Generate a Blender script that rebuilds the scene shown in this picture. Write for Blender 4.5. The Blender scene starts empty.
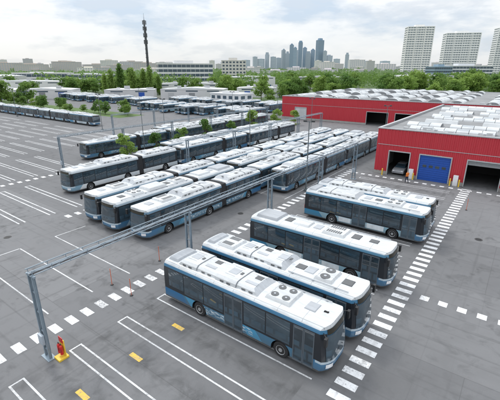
import bpy, bmesh, math, random
from math import sin, cos, pi, radians, sqrt
from mathutils import Vector, Matrix
R = random.Random(7)
scn = bpy.context.scene
COL = scn.collection
try:
    scn.view_settings.view_transform = 'Standard'
    scn.view_settings.look = 'None'
    scn.view_settings.exposure = 0
except Exception: pass

# ------------------------------------------------------------------ materials
def newmat(name):
    m = bpy.data.materials.new(name); m.use_nodes = True
    nt = m.node_tree; nt.nodes.clear()
    out = nt.nodes.new('ShaderNodeOutputMaterial')
    b = nt.nodes.new('ShaderNodeBsdfPrincipled')
    nt.links.new(b.outputs[0], out.inputs[0])
    return m, nt, b
def N(nt, t, **kw):
    n = nt.nodes.new(t)
    for k, v in kw.items(): setattr(n, k, v)
    return n
def setin(nt, n, i, v):
    if hasattr(v, 'links') or isinstance(v, bpy.types.NodeSocket): nt.links.new(v, n.inputs[i])
    else:
        if isinstance(v, tuple) and len(v) == 3 and n.inputs[i].type == 'RGBA': v = (*v, 1)
        n.inputs[i].default_value = v
def math_(nt, op, a, b=0.0, c=None, clamp=False):
    n = N(nt, 'ShaderNodeMath', operation=op); n.use_clamp = clamp
    setin(nt, n, 0, a); setin(nt, n, 1, b)
    if c is not None: setin(nt, n, 2, c)
    return n.outputs[0]
def mix(nt, f, a, b, mode='MIX'):
    n = N(nt, 'ShaderNodeMix', data_type='RGBA', blend_type=mode)
    setin(nt, n, 0, f); setin(nt, n, 6, a); setin(nt, n, 7, b)
    return n.outputs[2]
def noise(nt, vec, scale, detail=4, rough=.55, dist=0.0):
    n = N(nt, 'ShaderNodeTexNoise')
    if vec is not None: nt.links.new(vec, n.inputs['Vector'])
    n.inputs['Scale'].default_value = scale; n.inputs['Detail'].default_value = detail
    n.inputs['Roughness'].default_value = rough; n.inputs['Distortion'].default_value = dist
    return n.outputs[0]
def ramp(nt, f, stops):
    n = N(nt, 'ShaderNodeValToRGB'); nt.links.new(f, n.inputs[0])
    e = n.color_ramp.elements
    while len(e) < len(stops): e.new(.5)
    for i, (p, c) in enumerate(stops):
        e[i].position = p
        e[i].color = (c, c, c, 1) if not isinstance(c, tuple) else (*c, 1)
    return n.outputs[0]
def objco(nt): return N(nt, 'ShaderNodeTexCoord').outputs['Object']
def geopos(nt): return N(nt, 'ShaderNodeNewGeometry').outputs['Position']
def mapping(nt, vec, scale=(1, 1, 1), rot=(0, 0, 0)):
    n = N(nt, 'ShaderNodeMapping'); nt.links.new(vec, n.inputs[0])
    n.inputs['Scale'].default_value = scale; n.inputs['Rotation'].default_value = rot
    return n.outputs[0]
def bump(nt, b, h, strength=.3, dist=.02):
    n = N(nt, 'ShaderNodeBump'); n.inputs['Strength'].default_value = strength
    n.inputs['Distance'].default_value = dist
    nt.links.new(h, n.inputs['Height']); nt.links.new(n.outputs[0], b.inputs['Normal'])

def simple(name, col, rough=.5, metal=0.0, var=.18, scale=3.0, spec=None):
    m, nt, b = newmat(name)
    f = noise(nt, objco(nt), scale, 5)
    lo = tuple(c * (1 - var) for c in col); hi = tuple(min(1, c * (1 + var)) for c in col)
    c = mix(nt, f, lo, hi)
    nt.links.new(c, b.inputs['Base Color'])
    b.inputs['Roughness'].default_value = rough; b.inputs['Metallic'].default_value = metal
    if spec is not None: b.inputs['Specular IOR Level'].default_value = spec
    return m

def asphalt(name, base):
    m, nt, b = newmat(name)
    p = geopos(nt)
    big = noise(nt, p, .035, 4, .6)
    mid = noise(nt, p, .45, 6, .65, .4)
    fine = noise(nt, p, 22, 3, .7)
    c = mix(nt, ramp(nt, big, [(.3, 0.0), (.7, 1.0)]), tuple(x * .78 for x in base), tuple(x * 1.2 for x in base))
    c = mix(nt, math_(nt, 'MULTIPLY', ramp(nt, mid, [(.35, 0.0), (.7, 1.0)]), .45), c, tuple(x * 1.4 for x in base))
    c = mix(nt, math_(nt, 'MULTIPLY', fine, .5), c, tuple(x * .5 for x in base))
    br = N(nt, 'ShaderNodeTexBrick'); nt.links.new(p, br.inputs['Vector'])
    br.inputs['Scale'].default_value = 1.0
    br.inputs['Color1'].default_value = (.74, .74, .75, 1); br.inputs['Color2'].default_value = (1.12, 1.12, 1.12, 1)
    br.inputs['Mortar'].default_value = (.5, .5, .5, 1); br.inputs['Mortar Size'].default_value = .03
    br.inputs['Mortar Smooth'].default_value = .6
    br.inputs['Brick Width'].default_value = 23.7; br.inputs['Row Height'].default_value = 9.3
    br.offset = .37
    c = mix(nt, .55, c, br.outputs[0], 'MULTIPLY')
    st = noise(nt, p, .9, 4, .55, .6)
    st2 = noise(nt, p, .12, 2, .5)
    s = math_(nt, 'MULTIPLY', ramp(nt, st, [(.52, 0.0), (.70, 1.0)]), ramp(nt, st2, [(.42, .25), (.6, .75)]))
    c = mix(nt, s, c, tuple(x * .46 for x in base))
    tr = noise(nt, mapping(nt, p, (.05, 2.2, 1), (0, 0, .25)), 1.0, 3, .6, .3)
    c = mix(nt, math_(nt, 'MULTIPLY', ramp(nt, tr, [(.56, 0.0), (.7, 1.0)]), .45), c, tuple(x * .55 for x in base))
    tr = noise(nt, mapping(nt, p, (2.0, .05, 1), (0, 0, 0)), 1.0, 3, .6, .3)
    c = mix(nt, math_(nt, 'MULTIPLY', ramp(nt, tr, [(.57, 0.0), (.7, 1.0)]), .45), c, tuple(x * .55 for x in base))
    # engine oil where the bays are used: stains centred on the bays along x
    sp = N(nt, 'ShaderNodeSeparateXYZ'); nt.links.new(p, sp.inputs[0])
    fy = math_(nt, 'ABSOLUTE', math_(nt, 'SUBTRACT', math_(nt, 'FRACT', math_(nt, 'DIVIDE', math_(nt, 'SUBTRACT', sp.outputs[1], 15.75 - 1.575), 3.15)), .5))
    bx = math_(nt, 'MULTIPLY', math_(nt, 'GREATER_THAN', sp.outputs[0], -18.0), math_(nt, 'LESS_THAN', sp.outputs[0], -6.5))
    oil = math_(nt, 'MULTIPLY', math_(nt, 'MULTIPLY', ramp(nt, fy, [(.02, 1.0), (.3, 0.0)]), bx), ramp(nt, noise(nt, p, .8, 5, .65, .4), [(.45, 0.0), (.62, .75)]))
    c = mix(nt, oil, c, tuple(x * .40 for x in base))
    dr = N(nt, 'ShaderNodeTexVoronoi'); nt.links.new(p, dr.inputs['Vector']); dr.inputs['Scale'].default_value = 1.1
    c = mix(nt, math_(nt, 'MULTIPLY', ramp(nt, dr.outputs['Distance'], [(.05, 1.0), (.16, 0.0)]), ramp(nt, st2, [(.4, .1), (.6, .6)])), c, tuple(x * .4 for x in base))
    nt.links.new(c, b.inputs['Base Color'])
    nt.links.new(ramp(nt, mid, [(.3, .7), (.7, .92)]), b.inputs['Roughness'])
    b.inputs['Specular IOR Level'].default_value = .3
    bump(nt, b, fine, .25, .01)
    return m
M_asph = asphalt('asphalt', (.178, .180, .185))

def paint(name, col, wear=.5):
    m, nt, b = newmat(name)
    p = geopos(nt)
    n1 = noise(nt, p, 7.0, 6, .75); n2 = noise(nt, p, .4, 3, .6)
    k = math_(nt, 'ADD', n1, math_(nt, 'MULTIPLY', n2, .6))
    f = ramp(nt, k, [(wear + .2, 0.0), (wear + .45, .85)])
    c = mix(nt, f, col, (.20, .20, .205))
    tr = noise(nt, mapping(nt, p, (3.0, .15, 1)), 1.0, 3, .6, .3)
    c = mix(nt, math_(nt, 'MULTIPLY', ramp(nt, tr, [(.5, 0.0), (.68, 1.0)]), .35), c, (.28, .28, .28))
    nt.links.new(c, b.inputs['Base Color']); b.inputs['Roughness'].default_value = .7
    return m
M_white = paint('road_paint_white', (.76, .77, .78), .60)
M_thin = paint('line_paint_white', (.64, .65, .66), .56)
M_yel = paint('road_paint_yellow', (.76, .50, .07), .55)

def ground_mat():
    m, nt, b = newmat('suburb_ground')
    p = geopos(nt)
    a = noise(nt, p, .012, 5, .6); a2 = noise(nt, p, .15, 4)
    c = mix(nt, ramp(nt, a, [(.5, 0.0), (.64, 1.0)]), (.085, .14, .045), (.17, .17, .15))
    c = mix(nt, math_(nt, 'MULTIPLY', a2, .5), c, (.06, .10, .035))
    nt.links.new(c, b.inputs['Base Color']); b.inputs['Roughness'].default_value = .95
    return m
M_ground = ground_mat()

def glassmat(name, col=(.012, .016, .02), rough=.05, ior=1.5):
    m, nt, b = newmat(name)
    oi = N(nt, 'ShaderNodeObjectInfo').outputs['Random']
    p = objco(nt)
    sp = N(nt, 'ShaderNodeSeparateXYZ'); nt.links.new(p, sp.inputs[0])
    seats = N(nt, 'ShaderNodeTexBrick'); nt.links.new(mapping(nt, p, (1, 1, 1), (pi / 2, 0, 0)), seats.inputs['Vector'])
    seats.inputs['Scale'].default_value = 1; seats.inputs['Brick Width'].default_value = .8; seats.inputs['Row Height'].default_value = .62
    seats.inputs['Color1'].default_value = (1, 1, 1, 1); seats.inputs['Color2'].default_value = (.3, .3, .3, 1); seats.inputs['Mortar'].default_value = (0, 0, 0, 1); seats.inputs['Mortar Size'].default_value = .12; seats.inputs['Mortar Smooth'].default_value = .8
    low = math_(nt, 'LESS_THAN', sp.outputs[2], 1.62)
    c = mix(nt, oi, col, tuple(x * 2.2 for x in col))
    c = mix(nt, math_(nt, 'MULTIPLY', math_(nt, 'MULTIPLY', seats.outputs[0], low), .55), c, (.07, .14, .20))
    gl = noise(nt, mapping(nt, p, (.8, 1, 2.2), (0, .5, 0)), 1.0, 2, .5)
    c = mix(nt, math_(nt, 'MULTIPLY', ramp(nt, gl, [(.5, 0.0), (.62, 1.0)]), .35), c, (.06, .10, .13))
    nt.links.new(c, b.inputs['Base Color'])
    b.inputs['Roughness'].default_value = rough
    b.inputs['IOR'].default_value = ior
    return m
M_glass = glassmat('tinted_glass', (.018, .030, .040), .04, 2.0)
M_glass2 = simple('building_glass', (.07, .10, .13), .12)
M_tyre = simple('tyre_rubber', (.022, .022, .023), .85)
M_rim = simple('rim_metal', (.42, .43, .44), .4, .5)
M_black = simple('black_plastic', (.02, .021, .023), .5)
M_bellow = simple('bellows_rubber', (.045, .046, .05), .8)
M_grill = simple('grille_dark', (.11, .115, .12), .6)
M_lamp = simple('lamp_lens', (.75, .76, .78), .15)
M_red = simple('tail_lamp', (.45, .02, .02), .25)
M_sign = simple('display_black', (.03, .028, .02), .2)
M_poster = simple('poster_pale', (.66, .71, .74), .35, 0, .35, 2.2)

def roofwhite(name, base=(.80, .82, .83), dark=(.50, .50, .49)):
    m, nt, b = newmat(name)
    p = objco(nt)
    oi = N(nt, 'ShaderNodeObjectInfo').outputs['Random']
    va = N(nt, 'ShaderNodeVectorMath', operation='ADD'); nt.links.new(p, va.inputs[0])
    cb = N(nt, 'ShaderNodeCombineXYZ'); nt.links.new(math_(nt, 'MULTIPLY', oi, 40.0), cb.inputs[0]); nt.links.new(cb.outputs[0], va.inputs[1])
    q = va.outputs[0]
    a = noise(nt, mapping(nt, q, (.5, 3.5, 2)), 1.2, 6, .7)
    a2 = noise(nt, q, 9, 4, .7)
    c = mix(nt, ramp(nt, a, [(.38, 0.0), (.72, .7)]), base, dark)
    c = mix(nt, math_(nt, 'MULTIPLY', ramp(nt, a2, [(.5, 0.0), (.75, 1.0)]), .3), c, (.3, .3, .29))
    c = mix(nt, math_(nt, 'MULTIPLY', oi, .3), c, dark)
    nt.links.new(c, b.inputs['Base Color']); b.inputs['Roughness'].default_value = .55
    return m
M_roof = roofwhite('bus_roof_white', (.64, .665, .68), (.38, .39, .395))
M_roof2 = roofwhite('bus_roof_pod', (.45, .48, .51), (.30, .31, .33))

def livery(name, low, rear, L, cornice=(.07, .20, .34), accent=(.08, .26, .42), bands=True, front=(.06, .17, .30)):
    m, nt, b = newmat(name)
    p = objco(nt)
    oi = N(nt, 'ShaderNodeObjectInfo').outputs['Random']
    sp = N(nt, 'ShaderNodeSeparateXYZ'); nt.links.new(p, sp.inputs[0])
    x, y, z = sp.outputs
    ay = math_(nt, 'ABSOLUTE', y)
    d = math_(nt, 'ADD', x, math_(nt, 'MULTIPLY', z, .9))
    def gt(a, v): return math_(nt, 'GREATER_THAN', a, v)
    def lt(a, v): return math_(nt, 'LESS_THAN', a, v)
    def band(a, lo, hi): return math_(nt, 'MULTIPLY', gt(a, lo), lt(a, hi))
    c = mix(nt, lt(d, 2.6), low, rear)
    if bands:
        c = mix(nt, band(d, 2.85, 4.3), c, accent)
        c = mix(nt, band(d, 4.3, 4.38), c, (.55, .60, .63))
        c = mix(nt, band(d, L - 4.6, L - 3.6), c, accent)
    de = noise(nt, mapping(nt, p, (1.1, .01, 9.0)), 2.4, 0, .5)
    c = mix(nt, math_(nt, 'MULTIPLY', math_(nt, 'MULTIPLY', gt(de, .55), band(z, .56, .9)), band(d, 4.4, L - 4)), c, (.52, .60, .65))
    c = mix(nt, gt(d, L - .9), c, front)
    c = mix(nt, math_(nt, 'MULTIPLY', gt(x, L - .75), band(z, .84, 1.0)), c, (.45, .54, .60))
    c = mix(nt, lt(z, .42), c, (.05, .055, .06))
    c = mix(nt, math_(nt, 'MULTIPLY', band(z, .98, 2.56), gt(ay, 1.0)), c, (.018, .022, .028))
    c = mix(nt, band(z, 2.56, 2.76), c, cornice)
    c = mix(nt, gt(z, 2.76), c, (.64, .67, .69))
    fr = math_(nt, 'FRACT', math_(nt, 'MULTIPLY', x, .676))
    seam = math_(nt, 'MULTIPLY', lt(fr, .022), gt(z, 2.80))
    gut = math_(nt, 'MULTIPLY', band(ay, 1.08, 1.12), gt(z, 2.80))
    c = mix(nt, math_(nt, 'MULTIPLY', math_(nt, 'MAXIMUM', seam, gut), .65), c, (.20, .22, .24))
    cbx = N(nt, 'ShaderNodeCombineXYZ'); nt.links.new(math_(nt, 'MULTIPLY', oi, 30.0), cbx.inputs[0])
    va = N(nt, 'ShaderNodeVectorMath', operation='ADD'); nt.links.new(p, va.inputs[0]); nt.links.new(cbx.outputs[0], va.inputs[1])
    dirt = noise(nt, mapping(nt, va.outputs[0], (.6, 3, 3)), 1.8, 6, .72)
    c = mix(nt, math_(nt, 'MULTIPLY', math_(nt, 'MULTIPLY', ramp(nt, dirt, [(.40, 0.0), (.70, 1.0)]), .55), gt(z, 2.76)), c, (.31, .32, .32))
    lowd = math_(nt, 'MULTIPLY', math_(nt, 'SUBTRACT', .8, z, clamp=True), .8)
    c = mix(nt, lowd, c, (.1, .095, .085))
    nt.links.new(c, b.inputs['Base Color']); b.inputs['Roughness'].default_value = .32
    b.inputs['Coat Weight'].default_value = .3; b.inputs['Coat Roughness'].default_value = .12
    return m

# ------------------------------------------------------------------ mesh builder
class MB:
    def __init__(s): s.v = []; s.f = []; s.m = []
    def quad(s, a, b, c, d, m=0):
        n = len(s.v); s.v += [a, b, c, d]; s.f.append((n, n + 1, n + 2, n + 3)); s.m.append(m)
    def box(s, x0, x1, y0, y1, z0, z1, m=0, tx=0, ty=0):
        n = len(s.v)
        s.v += [(x0, y0, z0), (x1, y0, z0), (x1, y1, z0), (x0, y1, z0),
                (x0 + tx, y0 + ty, z1), (x1 - tx, y0 + ty, z1), (x1 - tx, y1 - ty, z1), (x0 + tx, y1 - ty, z1)]
        for q in ((0, 3, 2, 1), (4, 5, 6, 7), (0, 1, 5, 4), (1, 2, 6, 5), (2, 3, 7, 6), (3, 0, 4, 7)):
            s.f.append(tuple(n + i for i in q)); s.m.append(m)
    def tube(s, p0, p1, r0, r1=None, seg=10, m=0, cap=True):
        if r1 is None: r1 = r0
        p0 = Vector(p0); p1 = Vector(p1); d = (p1 - p0).normalized()
        u = d.orthogonal().normalized(); w = d.cross(u); n = len(s.v)
        for p, r in ((p0, r0), (p1, r1)):
            for i in range(seg):
                a = 2 * pi * i / seg; s.v.append(tuple(p + u * (r * cos(a)) + w * (r * sin(a))))
        for i in range(seg):
            j = (i + 1) % seg; s.f.append((n + i, n + j, n + seg + j, n + seg + i)); s.m.append(m)
        if cap:
            s.f.append(tuple(n + seg - 1 - i for i in range(seg))); s.m.append(m)
            s.f.append(tuple(n + seg + i for i in range(seg))); s.m.append(m)
    def lathe_y(s, prof, seg=24, m=0):
        n = len(s.v)
        for r, y in prof:
            for i in range(seg):
                a = 2 * pi * i / seg; s.v.append((r * cos(a), y, r * sin(a)))
        for k in range(len(prof) - 1):
            for i in range(seg):
                j = (i + 1) % seg
                s.f.append((n + k * seg + i, n + k * seg + j, n + (k + 1) * seg + j, n + (k + 1) * seg + i)); s.m.append(m)
        s.f.append(tuple(n + i for i in range(seg))[::-1]); s.m.append(m)
        e = n + (len(prof) - 1) * seg
        s.f.append(tuple(e + i for i in range(seg))); s.m.append(m)
    def mesh(s, name, mats, smooth=False, ang=35, bevel=0):
        me = bpy.data.meshes.new(name); me.from_pydata(s.v, [], s.f)
        for m in mats: me.materials.append(m)
        me.polygons.foreach_set('material_index', s.m)
        if bevel or smooth:
            bm = bmesh.new(); bm.from_mesh(me)
            bmesh.ops.recalc_face_normals(bm, faces=bm.faces)
            if bevel:
                es = [e for e in bm.edges if len(e.link_faces) == 2 and e.calc_face_angle(0) > radians(40)]
                bmesh.ops.bevel(bm, geom=es, offset=bevel, segments=2, affect='EDGES', profile=.6, clamp_overlap=True)
            bm.to_mesh(me); bm.free()
        if smooth or bevel:
            me.polygons.foreach_set('use_smooth', [True] * len(me.polygons))
            me.set_sharp_from_angle(angle=radians(ang))
        me.update()
        return me
def link(name, data, parent=None, loc=(0, 0, 0), rot=0.0):
    o = bpy.data.objects.new(name, data); COL.objects.link(o)
    o.location = loc; o.rotation_euler = (0, 0, rot)
    if parent: o.parent = parent
    return o
def thing(name, label, cat, loc=(0, 0, 0), rot=0.0, group=None):
    o = link(name, None, None, loc, rot); o.empty_display_size = .3
    o['label'] = label; o['category'] = cat
    if group: o['group'] = group
    return o
def copy_thing(src, loc, rot, label=None, group=None, skip=(), scale=None):
    def rec(o, par):
        c = o.copy(); COL.objects.link(c)
        if par: c.parent = par; c.matrix_parent_inverse = Matrix()
        for ch in KIDS.get(o.name, []):
            if ch.name.split('.')[0] in skip: continue
            rec(ch, c)
        return c
    c = rec(src, None)
    c.location = loc; c.rotation_euler = (0, 0, rot)
    if scale: c.scale = (scale,) * 3 if not isinstance(scale, tuple) else scale
    if label: c['label'] = label
    if group: c['group'] = group
    return c
KIDS = {}
def cache(o):
    KIDS[o.name] = list(o.children)
    for c in o.children: cache(c)

# ------------------------------------------------------------------ BUS
HW = 1.275
def xfront(L, y, z):
    x = L - .42 * (abs(y) / HW) ** 4
    if z > 1.1: x -= .26 * ((z - 1.1) / 1.9) ** 1.6
    if z < .7: x -= .12 * ((.7 - z) / .4) ** 2
    return x
def ringpts():
    half = []
    for z in (.32, .6, .98, 1.4, 1.9, 2.3, 2.56): half.append((HW, z))
    for k in range(1, 6):
        a = k / 5 * pi / 2
        half.append((HW - .3 + .3 * cos(a), 2.62 + .32 * sin(a)))
    top = [(HW - .3 - (HW - .3) * 2 * k / 10, 2.94 + .05 * (1 - (1 - 2 * k / 10) ** 2)) for k in range(1, 10)]
    other = [(-y, z) for y, z in half[::-1]]
    bot = [(-HW + HW * 2 * k / 10, .32) for k in range(1, 10)]
    return half + top + other + bot
def shell(x0, x1, front, rear, L, mat, wheels):
    ring = ringpts(); n = len(ring)
    bm = bmesh.new(); rings = []
    def rx(y, z): return .10 * (abs(y) / HW) ** 4 + (.12 * ((z - 2.2) / .8) if z > 2.2 else 0)
    def addring(xf, k=1.0, yc=0, zc=1.6):
        r = []
        for y, z in ring:
            yy = yc + (y - yc) * k; zz = zc + (z - zc) * k
            r.append(bm.verts.new((xf(yy, zz), yy, zz)))
        rings.append(r); return r
    ks = (.04, .2, .36, .52, .66, .78, .88, .95)
    if rear:
        for k in ks: addring(lambda y, z: x0 + rx(y, z), k)
        addring(lambda y, z: x0 + rx(y, z))
    else: addring(lambda y, z: x0)
    addring(lambda y, z: x0 + .6)
    addring(lambda y, z: x1 - 1.0)
    if front:
        addring(lambda y, z: xfront(L, y, z))
        for k in ks[::-1]: addring(lambda y, z: xfront(L, y, z), k)
    else: addring(lambda y, z: x1)
    for a, b in zip(rings[:-1], rings[1:]):
        for i in range(n):
            j = (i + 1) % n; bm.faces.new((a[i], a[j], b[j], b[i]))
    bm.faces.new(rings[0][::-1]); bm.faces.new(rings[-1])
    bmesh.ops.recalc_face_normals(bm, faces=bm.faces)
    me = bpy.data.meshes.new('body'); bm.to_mesh(me); bm.free()
    me.materials.append(mat)
    o = link('tmp', me)
    cutb = MB()
    for wx in wheels:
        for sy in (-1, 1):
            cutb.tube((wx, sy * .8, .46), (wx, sy * 1.5, .46), .60, seg=28)
    cme = cutb.mesh('cut', [M_black], smooth=True)
    co = link('tmpc', cme)
    md = o.modifiers.new('b', 'BOOLEAN'); md.operation = 'DIFFERENCE'; md.solver = 'EXACT'; md.object = co
    me.materials.append(M_black)
    dg = bpy.context.evaluated_depsgraph_get(); dg.update()
    res = bpy.data.meshes.new_from_object(o.evaluated_get(dg))
    bpy.data.objects.remove(o); bpy.data.objects.remove(co)
    res.polygons.foreach_set('use_smooth', [True] * len(res.polygons)); res.set_sharp_from_angle(angle=radians(32))
    res.name = 'bus_body'
    return res

def front_patch(L, ya, yb, za, zb, off=.03, nu=12, nv=6, zin=0):
    b = MB(); n = nu + 1
    for j in range(nv + 1):
        for i in range(n):
            y = ya + (yb - ya) * i / nu; z = za + (zb - za) * j / nv
            b.v.append((xfront(L, y, z) + off, y, z))
    for j in range(nv):
        for i in range(nu):
            a = j * n + i; b.f.append((a, a + 1, a + n + 1, a + n)); b.m.append(0)
    return b

def wheel_meshes():
    t = MB(); t.lathe_y([(.28, -.13), (.42, -.14), (.475, -.10), (.485, 0), (.475, .10), (.42, .14), (.28, .13)], 28)
    tm = t.mesh('tyre', [M_tyre], smooth=True)
    r = MB(); r.lathe_y([(.285, -.09), (.285, -.145), (.25, -.13), (.22, -.09), (.12, -.10), (.11, -.155), (.02, -.155)], 24)
    r.lathe_y([(.285, .09), (.285, .145), (.25, .13), (.22, .09), (.12, .10), (.11, .155), (.02, .155)], 24)
    for k in range(10):
        a = 2 * pi * k / 10
        for sy in (-1, 1):
            r.tube((.17 * cos(a), sy * .09, .17 * sin(a)), (.17 * cos(a), sy * .12, .17 * sin(a)), .018, seg=6)
    rm = r.mesh('rim', [M_rim], smooth=True)
    return tm, rm
TYRE, RIM = wheel_meshes()

def side_pane(x0, x1, z0, z1, side, t=.014):
    b = MB(); y0 = side * (HW - .01); y1 = side * (HW + t)
    b.box(x0, x1, min(y0, y1), max(y0, y1), z0, z1, 0)
    return b.mesh('window', [M_glass], bevel=.006)

M_doorfr = simple('door_frame', (.10, .12, .14), .4)
def make_door(root, x0, x1, side):
    d = MB(); y0, y1 = sorted((side * (HW - .005), side * (HW + .02)))
    fr = .05; xm = (x0 + x1) / 2
    for a, c in ((x0, xm - .01), (xm + .01, x1)):
        d.box(a, a + fr, y0, y1, .36, 2.5); d.box(c - fr, c, y0, y1, .36, 2.5)
        d.box(a + fr, c - fr, y0, y1, .36, .46); d.box(a + fr, c - fr, y0, y1, 2.42, 2.5)
    do = link('door', d.mesh('door', [M_doorfr]), root)
    g = MB(); ya, yb = sorted((side * (HW - .004), side * (HW + .010)))
    for a, c in ((x0, xm - .01), (xm + .01, x1)):
        g.box(a + fr, c - fr, ya, yb, .46, 2.42)
    link('door_glass', g.mesh('door_glass', [M_glass]), do)

def roof_part(root, name, x0, x1, w, z0, h, mat, taper=.12, bev=.05):
    b = MB(); b.box(x0, x1, -w, w, z0, z0 + h, 0, taper, .16 if taper else .02)
    return link(name, b.mesh(name, [mat], bevel=bev), root)

def hump(root, x0, x1, w, h, n=3, lids=True):
    b = MB()
    step = (x1 - x0) / n
    for k in range(n):
        # stepped fairing: each section a little lower and narrower than the one before
        hh = h * (1 - .16 * (k % 2)); ww = w - .07 * (k % 2)
        prof = [(-ww, 0), (-ww + .05, hh * .55), (-ww + .22, hh * .92), (-ww + .5, hh), (ww - .5, hh), (ww - .22, hh * .92), (ww - .05, hh * .55), (ww, 0)]
        a = x0 + k * step + (.014 if k else 0); c = x0 + (k + 1) * step - (.014 if k < n - 1 else 0)
        sa = .35 if k == 0 else 0; sc = .45 if k == n - 1 else 0
        nn = len(b.v)
        for xx, sl in ((a, sa), (c, -sc)):
            for y, z in prof: b.v.append((xx + sl * (z / hh), y, 2.93 + z))
        q = len(prof)
        for i in range(q - 1):
            b.f.append((nn + i, nn + i + 1, nn + q + i + 1, nn + q + i)); b.m.append(0)
        b.f.append(tuple(nn + i for i in range(q))); b.m.append(1)
        b.f.append(tuple(nn + q + i for i in range(q))[::-1]); b.m.append(1)
        xc = x0 + (k + .5) * step
        for s in (-1, 1):
            y0, y1 = sorted((s * (ww - .015), s * (ww + .012)))
            for e in (-.38, .12): b.box(xc + e, xc + e + .26, y0, y1, 2.93 + .05, 2.93 + hh * .4, 2)
        zt = 2.93 + hh
        if lids:
            if k % 2 == 0:
                b.box(xc - .3, xc + .3, -.3, .3, zt - .01, zt + .02, 1)
                b.box(xc + .45, xc + .6, -.12, .12, zt - .01, zt + .035, 2)
            else:
                b.box(xc - .45, xc + .35, -.5, -.25, zt - .01, zt + .018, 1); b.box(xc - .2, xc + .25, .12, .48, zt - .01, zt + .028, 2)
        # longitudinal joint strips
        for yy in (-.5, .5): b.box(a + .4, c - .4, yy - .012, yy + .012, zt - .01, zt + .012, 1)
    b2 = b.mesh('roof_fairing', [M_roof, M_roof2, M_grill], smooth=True, ang=25)
    return link('roof_fairing', b2, root)
def ac_unit(root, x0, x1, fans=3, w=.85, rr=.22):
    b = MB(); b.box(x0, x1, -w, w, 2.93, 3.15, 0, .1, .14)
    for i in range(5):
        y = -w + .25 + i * (2 * w - .5) / 4
        b.box(x0 + .12, x0 + .2, y - .1, y + .1, 3.14, 3.17, 0)
    o = link('air_conditioner', b.mesh('air_conditioner', [M_roof], bevel=.04), root)
    if fans:
        st = (x1 - x0 - .2) / fans
        for k in range(fans):
            xc = x0 + .1 + st * (k + .5)
            for y in (-.4, .4):
                f = MB(); r = min(rr, st * .40)
                f.tube((xc, y, 3.14), (xc, y, 3.175), r, seg=20, m=0)
                f.tube((xc, y, 3.17), (xc, y, 3.20), r * .3, seg=10, m=1)
                link('fan', f.mesh('fan', [M_grill, M_roof2], smooth=True), o)
    else:
        for y in (-.42, .42):
            f = MB()
            for q in range(7):
                xx = x0 + .3 + q * (x1 - x0 - .6) / 7; f.box(xx, xx + (x1 - x0 - .6) / 11, y - .22, y + .22, 3.145, 3.165)
            link('louvre', f.mesh('louvre', [M_grill]), o)
    return o
def hatch(root, x, w=.42, mat=None):
    b = MB(); b.box(x - .34, x + .34, -w, w, 2.96, 3.04, 0, .05, .05)
    return link('roof_hatch', b.mesh('roof_hatch', [mat or M_grill], bevel=.02), root)
def conduit(root, xa, xb, y):
    b = MB(); b.tube((xa, y, 3.01), (xb, y, 3.01), .03, seg=6)
    x = xa + .3
    while x < xb: b.box(x - .05, x + .05, y - .06, y + .06, 2.95, 3.0); x += 1.4
    link('conduit', b.mesh('conduit', [M_roof2]), root)
def poster(root, xa, xb, side, z0=.5, z1=.94):
    b = MB(); y0, y1 = sorted((side * (HW - .004), side * (HW + .008))); b.box(xa, xb, y0, y1, z0, z1)
    link('poster_panel', b.mesh('poster_panel', [M_poster]), root)

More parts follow.
